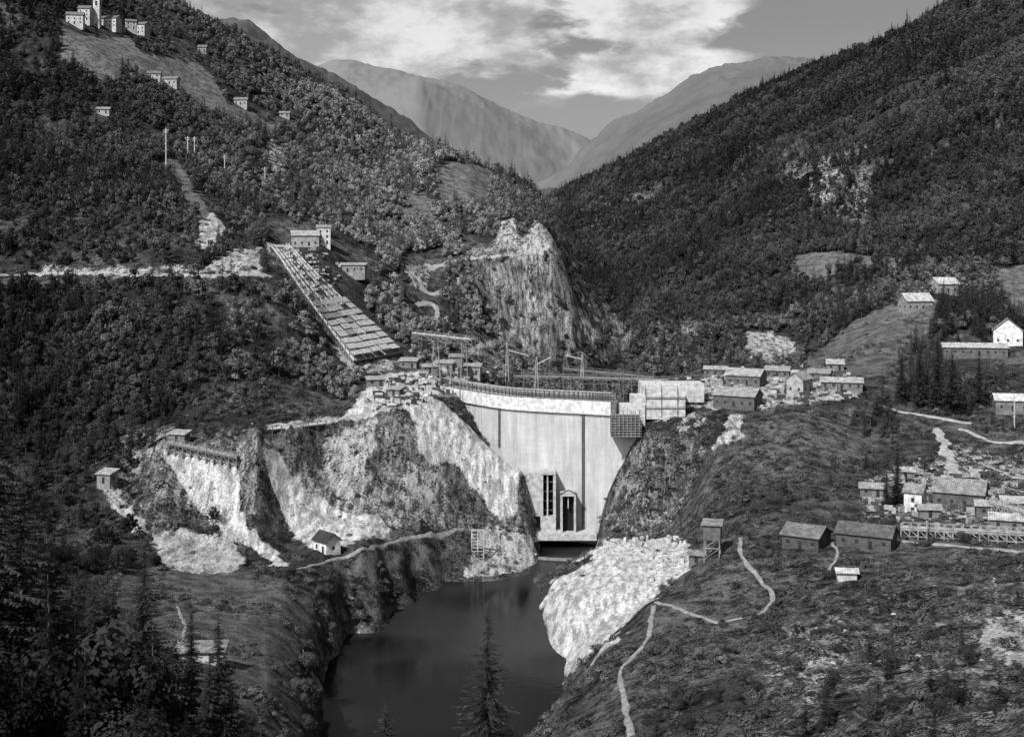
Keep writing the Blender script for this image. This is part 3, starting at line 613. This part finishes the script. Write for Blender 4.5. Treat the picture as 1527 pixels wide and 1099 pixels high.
for k in range(9): ubox(m,910,957,618+k*4,619.3+k*4,458.6,.4)
for k in range(8): ubox(m,911+k*6,912+k*6,612,652,458.3,.3)
m.obj('walings',tone(.28,'timber'),e)
e=empty('abutment_block'); m=MB(); ubox(m,962,1022,580,625,468,14);ubox(m,985,1050,572,600,482.3,12);ubox(m,955,990,570,590,486,9);ubox(m,925,962,604,640,467,9); ubox(m,942,963,590,604,467.5,9); m.obj('concrete_pours',tone(.55,'concrete'),e)
m=MB()
for k in range(3): ubox(m,962+k*24,963+k*24,575,622,467.6,.4)
for k in range(2): ubox(m,962,1022,592+k*15,593+k*15,467.3,.3)
m.obj('shuttering',tone(.25,'timber'),e)

def trestle(name,pa,pb,step,depth,wd=3,tn=.15,deck=.25):
    e=empty(name); m=MB(); dk=MB(); pa=Vector(pa);pb=Vector(pb); L=(pb-pa).length; n=int(L/step); d=(pb-pa).normalized(); s=Vector((-d.y,d.x,0)).normalized()*wd/2
    dk.beam(pa,pb,wd+.6,.35)
    for sg in(-1,1):
        m.beam(pa+s*sg+Vector((0,0,1.1)),pb+s*sg+Vector((0,0,1.1)),.12)
        m.beam(pa+s*sg-Vector((0,0,.5)),pb+s*sg-Vector((0,0,.5)),.3,.6); m.beam(pa+s*sg-Vector((0,0,2.4)),pb+s*sg-Vector((0,0,2.4)),.22)
    for i in range(n+1):
        p=pa+d*(L*i/n); dp=depth(p) if callable(depth) else depth
        for sg in(-1,1):
            m.beam(p+s*sg+Vector((0,0,1.1)),p+s*sg*1.2-Vector((0,0,dp)),.3)
            if i<n:
                q=pa+d*(L*(i+1)/n); m.beam(p+s*sg-Vector((0,0,.5)),q+s*sg-Vector((0,0,2.4)),.2)
        m.beam(p+s-Vector((0,0,.6)),p-s*1.1-Vector((0,0,min(dp,6))),.2)
    m.obj('frame',tone(tn,'timber'),e); dk.obj('deck',tone(deck,'timber'),e)
gd=lambda p: max(2.,min(p.z-gz(p.x,p.y)+1,22))
trestle('service_trestle',at(765,560,520),at(998,566,500),5,gd)
trestle('service_trestle',at(840,549,545),at(975,562,540),6,gd,2.4)
trestle('conveyor_gantry',at(617,496,530),at(706,506,510),5,lambda p:2.6,2,.2,.55)
e=empty('gantry_tower'); m=MB()
for u0,D_ in((650,521),(692,513)):
    q=at(u0,503,D_)
    for sx in(-1,1):
        for sy in(-1,1): m.beam(q+Vector((sx*.8,sy*.9,-2)),Vector((q.x+sx*2,q.y+sy*2,gz(q.x,q.y)-1)),.3)
    for k in range(3): m.beam(q+Vector((-1.2,-1.2,-4-3*k)),q+Vector((1.2,-1.2,-6-3*k)),.2)
m.obj('legs',tone(.25,'timber'),e)
def derrick(u,vt,vb,D,jib):
    e=empty('derrick_crane'); m=MB(); t_=at(u,vt,D);b=at(u,vb,D)
    for sx in(-.7,.7):
        for sy in(-.7,.7): m.beam(b+Vector((sx,sy,-3)),t_+Vector((sx*.4,sy*.4,0)),.2)
    k=b.z
    while k<t_.z: m.beam((b.x-.6,b.y-.6,k),(b.x+.6,b.y-.6,k+1.2),.12); k+=1.2
    m.obj('mast',tone(.45,'steel'),e); m=MB(); j=t_+Vector(jib); m.beam(t_+Vector((0,0,-1.5)),j,.5,.4); m.beam(t_+Vector((0,0,1.5)),j,.08); m.beam(t_+Vector((0,0,1.5)),t_+Vector((-jib[0]*.4,0,-1.5)),.1); m.beam(t_,t_+Vector((0,0,1.5)),.3); m.obj('jib',tone(.45,'steel'),e)
derrick(756,516,558,515,(9,0,-4));derrick(868,530,568,512,(-7,0,0)); derrick(800,538,570,505,(6,0,1.5))
e=MB()
for i in range(16):
    a0=math.pi*(i/16);a1=math.pi*((i+1)/16)
    p=Vector((20.5+13*-math.cos(a0),449-5*math.sin(a0),-1));q=Vector((20.5+13*-math.cos(a1),449-5*math.sin(a1),-1)); e.beam(p+Vector((0,0,1.)),q+Vector((0,0,1.)),1.0,1.7)
e.obj('cofferdam_wall',tone(.25,'concrete'))
p0=at(712,855,428); e=empty('gate_guide_frame',(p0.x,p0.y,0)); m=MB()
for sx in(-2.1,0,2.1): m.beam((sx,0,-2),(sx,4,13.5),.35)
for k in range(12): m.beam((-2.1,k*.32,k*1.1),(2.1,k*.32,k*1.1),.25)
m.beam((-2.6,4,13.5),(2.6,4,13.5),.6); m.obj('guides',tone(.4,'steel'),e); m=MB(); m.hexa([(-2,.8,0),(2,.8,0),(2,1.6,0),(-2,1.6,0),(-2,3.6,7.5),(2,3.6,7.5),(2,4.4,7.5),(-2,4.4,7.5)]); m.obj('gate',tone(.03,'steel'),e)
p0=hit(1062,832,300); HP.append((p0.x,p0.y,5)); e=empty('timber_tower',p0,math.radians(-15)); m=MB()
for sx in(-2,2):
    for sy in(-2,2): m.beam((sx,sy,-3),(sx,sy,9),.3)
for k in range(3):
    z=k*3
    for sy in(-2,2): m.beam((-2,sy,z),(2,sy,z+3),.18);m.beam((-2,sy,z+3),(2,sy,z+3),.22)
    for sx in(-2,2): m.beam((sx,-2,z),(sx,2,z+3),.18);m.beam((sx,-2,z+3),(sx,2,z+3),.22)
m.obj('frame',tone(.3,'timber'),e); m=MB(); m.box(-2.3,2.3,-2.3,2.3,5.2,9); m.obj('cabin',tone(.14,'timber'),e); m=MB(); m.hexa([(-2.8,-2.8,9.1),(2.8,-2.8,9.1),(2.8,2.8,9.8),(-2.8,2.8,9.8),(-2.8,-2.8,9.3),(2.8,-2.8,9.3),(2.8,2.8,10),(-2.8,2.8,10)]); m.obj('roof',tone(.3,'roof'),e)
a=hit(1345,800,300)+Vector((0,0,2.5)); b=hit(1530,812,280)+Vector((0,0,3)); trestle('farm_trestle',a,b,2.2,lambda p:max(1.5,p.z-gz(p.x,p.y)+1),1.6,.35,.4)
a=hit(1475,770,300)+Vector((0,0,4)); b=hit(1540,790,300)+Vector((0,0,4)); trestle('farm_trestle',a,b,2.2,lambda p:max(1.5,p.z-gz(p.x,p.y)+1),1.6,.35,.4)
a=hit(252,668,390)+Vector((0,-1,2)); b=hit(355,690,380)+Vector((0,-1,2)); trestle('spoil_chute_trestle',a,b,2.5,lambda p:max(2.,p.z-gz(p.x,p.y)+1),2.5,.2,.4)
H('spoil_chute_shed',268,660,6,4,2.6,.8,-15,.2,.4,380,lean=True)
a=hit(402,646,400)+Vector((0,-.5,1)); b=hit(482,636,400)+Vector((0,-.5,1)); trestle('road_viaduct',a,b,3.5,lambda p:3.,3,.08,.5)
a=hit(160,735,340)+Vector((0,0,1)); b=hit(182,760,330)+Vector((0,0,1)); trestle('spoil_chute_trestle',a,b,2.,lambda p:5.,2,.25,.4)
def pole(u,vt,vb,name='utility_pole',pair=False):
    p=hit(u,vb,500); s_=p.y/F; h_=(vb-vt)*s_; HP.append((p.x,p.y,4)); e=empty(name,p); m=MB(); m.beam((0,0,-1),(0,0,h_),.5); m.beam((-1.6,0,h_-1),(1.6,0,h_-1),.3); m.beam((-1.2,0,h_-2.2),(1.2,0,h_-2.2),.25)
    if pair: m.beam((2.2,0,-1),(2.2,0,h_),.5); m.beam((0,0,h_-1.5),(2.2,0,h_*.4),.2)
    m.obj('pole',tone(.5,'steel'),e)
for a in [(248,192,246),(280,204,236),(336,232,252),(396,250,276),(532,202,218,'pylon',True),(290,205,236)]: pole(*a)
p=hit(1512,640,350); m=MB(); m.beam(p,p+Vector((0,0,12)),.35); m.beam(p+Vector((-1,0,11)),p+Vector((1,0,11)),.2); m.obj('utility_pole',tone(.6,'timber'))
def clutter(name,P_,n,dm,tn,L=(1,4)):
    m=MB(); xs=[p[0] for p in P_];ys=[p[1] for p in P_]; k=0
    while k<n:
        u=random.uniform(min(xs),max(xs));v=random.uniform(min(ys),max(ys))
        if not poly(P_,np.array([u]),np.array([v]))[0]: continue
        k+=1; p=hit(u,v,dm); th=random.uniform(-.6,.6)+(1.57 if random.random()<.3 else 0); l=random.uniform(*L); d=Vector((math.cos(th)*l/2,math.sin(th)*l/2,0))
        w_=random.uniform(.2,1.6); hh=random.uniform(.3,1.6); c_=p+Vector((0,0,hh/2)); m.beam(c_-d,c_+d,w_,hh)
    m.obj(name,tone(tn,'timber'))
VL=[(955,585),(1060,552),(1180,545),(1290,560),(1290,600),(1140,612),(1050,602),(1000,630)]
LL=[(560,570),(690,545),(705,560),(690,580),(640,600),(560,612)]
clutter('timber_stacks',VL,110,440,.5);clutter('stored_materials',VL,140,440,.08);clutter('timber_stacks',LL,140,440,.55);clutter('stored_materials',LL,110,440,.08)
clutter('timber_stacks',[(1290,700),(1527,700),(1527,800),(1290,780)],80,290,.4);clutter('stored_materials',[(400,365),(470,370),(540,410),(500,440),(440,400)],60,540,.4);clutter('stored_materials',[(1290,700),(1527,700),(1527,800),(1290,780)],80,290,.08)
clutter('stone_blocks',[(700,545),(760,545),(760,565),(700,570)],30,470,.5)
clutter('spoil_blocks',[(930,806),(1020,800),(1025,850),(985,880),(930,840)],70,300,.55,(.5,2.4))

# ------------------------------------------------------------------ scatter vegetation
def instancer(name,coll,P,scl,rot,kind,tn):
    m=bpy.data.meshes.new(name); n=len(P); m.vertices.add(n); m.vertices.foreach_set('co',P.astype(np.float32).ravel())
    def at_(nm,ty,arr,f='value'): a=m.attributes.new(nm,ty,'POINT'); a.data.foreach_set(f,arr.ravel())
    at_('scl','FLOAT_VECTOR',scl.astype(np.float32),'vector'); at_('rotz','FLOAT_VECTOR',rot.astype(np.float32),'vector'); at_('kind','INT',kind.astype(np.int32)); at_('tone','FLOAT',tn.astype(np.float32))
    m.update(); o=link(bpy.data.objects.new(name,m))
    g=bpy.data.node_groups.new(name+'_nodes','GeometryNodeTree'); g.interface.new_socket('Geometry',in_out='INPUT',socket_type='NodeSocketGeometry'); g.interface.new_socket('Geometry',in_out='OUTPUT',socket_type='NodeSocketGeometry')
    N_=g.nodes; L=g.links; gi=N_.new('NodeGroupInput'); go=N_.new('NodeGroupOutput'); ip=N_.new('GeometryNodeInstanceOnPoints'); ci=N_.new('GeometryNodeCollectionInfo')
    ci.inputs['Collection'].default_value=coll; ci.inputs['Separate Children'].default_value=True; ci.inputs['Reset Children'].default_value=True
    def na(nm,ty): a=N_.new('GeometryNodeInputNamedAttribute'); a.data_type=ty; a.inputs[0].default_value=nm; return a.outputs[0]
    L.new(gi.outputs[0],ip.inputs['Points']); L.new(ci.outputs[0],ip.inputs['Instance']); ip.inputs['Pick Instance'].default_value=True
    L.new(na('kind','INT'),ip.inputs['Instance Index']); L.new(na('scl','FLOAT_VECTOR'),ip.inputs['Scale'])
    er=N_.new('FunctionNodeEulerToRotation'); L.new(na('rotz','FLOAT_VECTOR'),er.inputs[0]); L.new(er.outputs[0],ip.inputs['Rotation'])
    L.new(ip.outputs[0],go.inputs[0]); md=o.modifiers.new('scatter','NODES'); md.node_group=g; return o
cellA=(2.5/F*Dg)*np.gradient(DD)[:,None]
def scatter(dens,front=12):
    wgt=(dens*cellA).ravel(); tot=wgt.sum(); n=int(tot); cdf=np.cumsum(wgt)/tot
    idx=np.searchsorted(cdf,rng.random(n)); idx=np.clip(idx,0,wgt.size-1); r,c=np.unravel_index(idx,Dg.shape)
    r=np.clip(r,0,len(DD)-2);c=np.clip(c,0,len(U)-2); fr=rng.random(n);fc=rng.random(n)
    def bl(A): return (A[r,c]*(1-fc)+A[r,c+1]*fc)*(1-fr)+(A[r+1,c]*(1-fc)+A[r+1,c+1]*fc)*fr
    P=np.stack([bl(X),bl(Y),bl(Z)],-1); keep=np.ones(n,bool)
    for hx,hy,hr in HP:
        dx=P[:,0]-hx; dy=P[:,1]-hy; keep&=~((np.abs(dx)<hr)&(dy<hr)&(dy>-hr-front))
    return P[keep],r[keep],c[keep]
spacing=np.where(Dg<900,10.,10.*(Dg/900)**1.35)
P,r,c=scatter(base/spacing)
n=len(P); Dp=DD[r]; up=U[c]; vp=V[r,c]
s=rng.uniform(.42,1.0,n)**.9*np.where(Dp<900,1.12,1.12*(Dp/900)**.5)*np.where((Dp<560)&(Dp>240),.92,1.0)*(1+.4*fbm(P[:,0]/25,P[:,1]/25,2,15))
big=rng.random(n)<.07; s=np.where(big,s*1.5,s); s=np.where((up>240)&(Dp<450),s*.6,s)
kind=rng.integers(0,3,n); near=(Dp<350); kind[near]=rng.integers(5,7,near.sum())
con=rng.random(n)<(.10+.3*(fbm(P[:,0]/60,P[:,1]/60,2,5)>.15)*(Dp>350)+.7*((up>1260)&(Dp<620)&(Dp>350))+.12*(Dp<240)+.2*(up<150)); kind[con]=rng.integers(3,5,con.sum())
scl=np.stack([s,s,s*rng.uniform(.85,1.2,n)],-1); rot=np.zeros((n,3)); rot[:,2]=rng.uniform(0,6.28,n)
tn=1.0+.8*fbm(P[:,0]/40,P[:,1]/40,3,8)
tn+=1.7*np.exp(-((up-600)/200)**2)*(Dp>440)*(Dp<1100)  # haze glow over the left-centre slope, painted as paler leaf tone
tn*=np.where((up>830)&(Dp>700),.55*(1+.8*fbm(P[:,0]/140,P[:,1]/140,3,18)),1.); tn*=1-.45*(1-sstep(up,330,480))*(Dp<560); tn*=.4+.6*sstep(up,20,180)  # shade of the left slope and left edge is put into the leaf tone
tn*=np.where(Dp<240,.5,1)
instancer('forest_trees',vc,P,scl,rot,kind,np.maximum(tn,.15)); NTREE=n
ds=((Dg>110)&(Dg<640)&(Z>.8)).astype(float)*inr*(1-np.clip(scs*1.25,0,.97))*(1-np.clip(road*2.2,0,1))*(1-.3*rk)*(1-.6*np.clip(gm,0,1))*np.clip(.55+fbm(X/16,Y/16,4,123)*2.6,.03,1.6)*(1-.9*flat*(V<600))
P,r,c=scatter(ds/5.,1); n=len(P); s=.35+1.5*rng.random(n)**2.2; scl=np.stack([s,s*rng.uniform(.8,1.3,n),s*rng.uniform(.7,1.2,n)],-1); rot=np.zeros((n,3)); rot[:,2]=rng.uniform(0,6.28,n)
instancer('shrubs',sh,P,scl,rot,rng.integers(0,3,n),.4+.8*rng.random(n))
db=((Dg>200)&(Dg<560)&(Z>-.3)).astype(float)*inr*np.clip(np.clip(scs,0,1)*.6+rk*.2,0,1)*(1-road)*(Ug>100)
P,r,c=scatter(db/6.,1); n=len(P); s=.1+.75*rng.random(n)**5; scl=np.stack([s,s*rng.uniform(.7,1.3,n),s],-1); rot=np.zeros((n,3)); rot[:,2]=rng.uniform(0,6.28,n)
instancer('boulders',rkc,P,scl,rot,rng.integers(0,2,n),np.ones(n))

# individual spruces
def sprucemesh(seed,lv=60,nb_=10,seg=7,tw=.7,R=3.3,rag=.6):
    random.seed(seed); o=conifer('spruce_tree_mesh',None,20,R,lv,nb_,seg,needle,.42,tw,rag); return o.data
spm=[sprucemesh(3),sprucemesh(9),sprucemesh(15,60,10,7,.7,4.0),sprucemesh(19,70,11,11,.42,4.4,.35)]
random.seed(21)
def spruce(u,vtip,D,wid=1.0,k=0):
    x=(u-CX)/F*D; g=gz(x,D); tip=CZ-(vtip-VH)/F*D; H=max(tip-g,3); o=link(bpy.data.objects.new('spruce_tree',spm[k])); o.location=(x,D,g-.3); s=H/20; o.scale=(wid*s,wid*s,s); o.rotation_euler=(0,0,random.random()*6)
SP=[(727,885,120,1.0,3),(215,800,150,1.3,3),(140,850,140,1.1,1),(285,890,160,1.,0),(30,700,120,1.3,3),(75,790,118,1.2,3),(-20,560,110,1.4,3),(60,880,110,1.1,2),(180,930,125,1.3,3),(575,1035,140,1.,2),(250,985,135,1.2,0),(340,1010,165,1.,1),(20,950,100,1.2,1),(1338,650,372,.85,1),(1322,690,366,.85,0),(1352,700,376,.8,2),(688,298,830,1.,1),(1398,490,470,.9,0),(1420,515,465,.9,2),(1372,505,475,.85,1),(1345,520,480,.85,2),(1460,520,470,.9,1)]
for i in range(20): 
    SP.append((random.uniform(-60,330),random.uniform(900,1050),random.uniform(105,170),random.uniform(1.05,1.4),random.randrange(3)))
for a in SP: spruce(*a)

# ------------------------------------------------------------------ sky, sun, camera
sd=Vector((-.36,-.54,.68)).normalized(); el=math.asin(sd.z); az=math.atan2(sd.x,sd.y)
W=bpy.data.worlds.new('World'); scene.world=W; W.use_nodes=True; t=NT(W)
sky=t.n('ShaderNodeTexSky',sky_type='NISHITA'); sky.sun_disc=False; sky.sun_elevation=el; sky.sun_rotation=az; sky.dust_density=3; sky.air_density=1.2
bw=t.n('ShaderNodeRGBToBW',{0:sky.outputs[0]}).outputs[0]
dr=t.n('ShaderNodeTexCoord').outputs['Generated']; sx=t.n('ShaderNodeSeparateXYZ',{0:dr})
mp=t.n('ShaderNodeMapping',{'Vector':dr,'Scale':(9.,9.,24.),'Location':(1.3,.4,.2)}).outputs[0]
cn=t.n('ShaderNodeTexNoise',{'Vector':mp,'Scale':1.,'Detail':10,'Roughness':.55,'Distortion':.1}).outputs[0]
c2=t.n('ShaderNodeTexNoise',{'Vector':t.n('ShaderNodeMapping',{'Vector':dr,'Scale':(14.,14.,30.)}).outputs[0],'Scale':1.,'Detail':9,'Roughness':.58}).outputs[0]
em=t.m('MULTIPLY',t.step(sx.outputs[2],.12,.18),t.step(sx.outputs[0],.22,.08))
cl_=t.m('MULTIPLY',t.step(t.m('ADD',cn,t.m('MULTIPLY',em,.2)),.5,.6),t.step(em,0,.3))
base_=t.m('MULTIPLY',bw,t.step(sx.outputs[2],.08,.2,1.05,.85))
cb=t.m('MULTIPLY',bw,t.step(c2,.36,.62,1.25,2.7))
hi=t.step(sx.outputs[2],.3,.7,1.,.4)
fin=t.m('MULTIPLY',t.mix(t.m('MULTIPLY',cl_,.9),base_,cb),hi)
cc=t.n('ShaderNodeCombineColor',{0:fin,1:fin,2:fin}).outputs[0]
bg=t.n('ShaderNodeBackground',{'Color':cc,'Strength':.09}); o=t.n('ShaderNodeOutputWorld'); t.t.links.new(bg.outputs[0],o.inputs[0])
L=bpy.data.lights.new('sun','SUN'); L.energy=5.0; L.angle=math.radians(.5); L.color=(1,1,1); lo=link(bpy.data.objects.new('sun',L)); lo.rotation_euler=sd.to_track_quat('Z','Y').to_euler()
cam=bpy.data.cameras.new('camera'); cam.sensor_width=36; cam.lens=36*F/1527; cam.shift_y=-(549.5-VH)/1527; cam.clip_start=.5; cam.clip_end=40000
co=link(bpy.data.objects.new('camera',cam)); co.location=(0,0,CZ); co.rotation_euler=(math.radians(90),0,0); scene.camera=co
scene.view_settings.view_transform='Standard'; scene.view_settings.look='None'; scene.view_settings.exposure=0
print('TREES',NTREE)
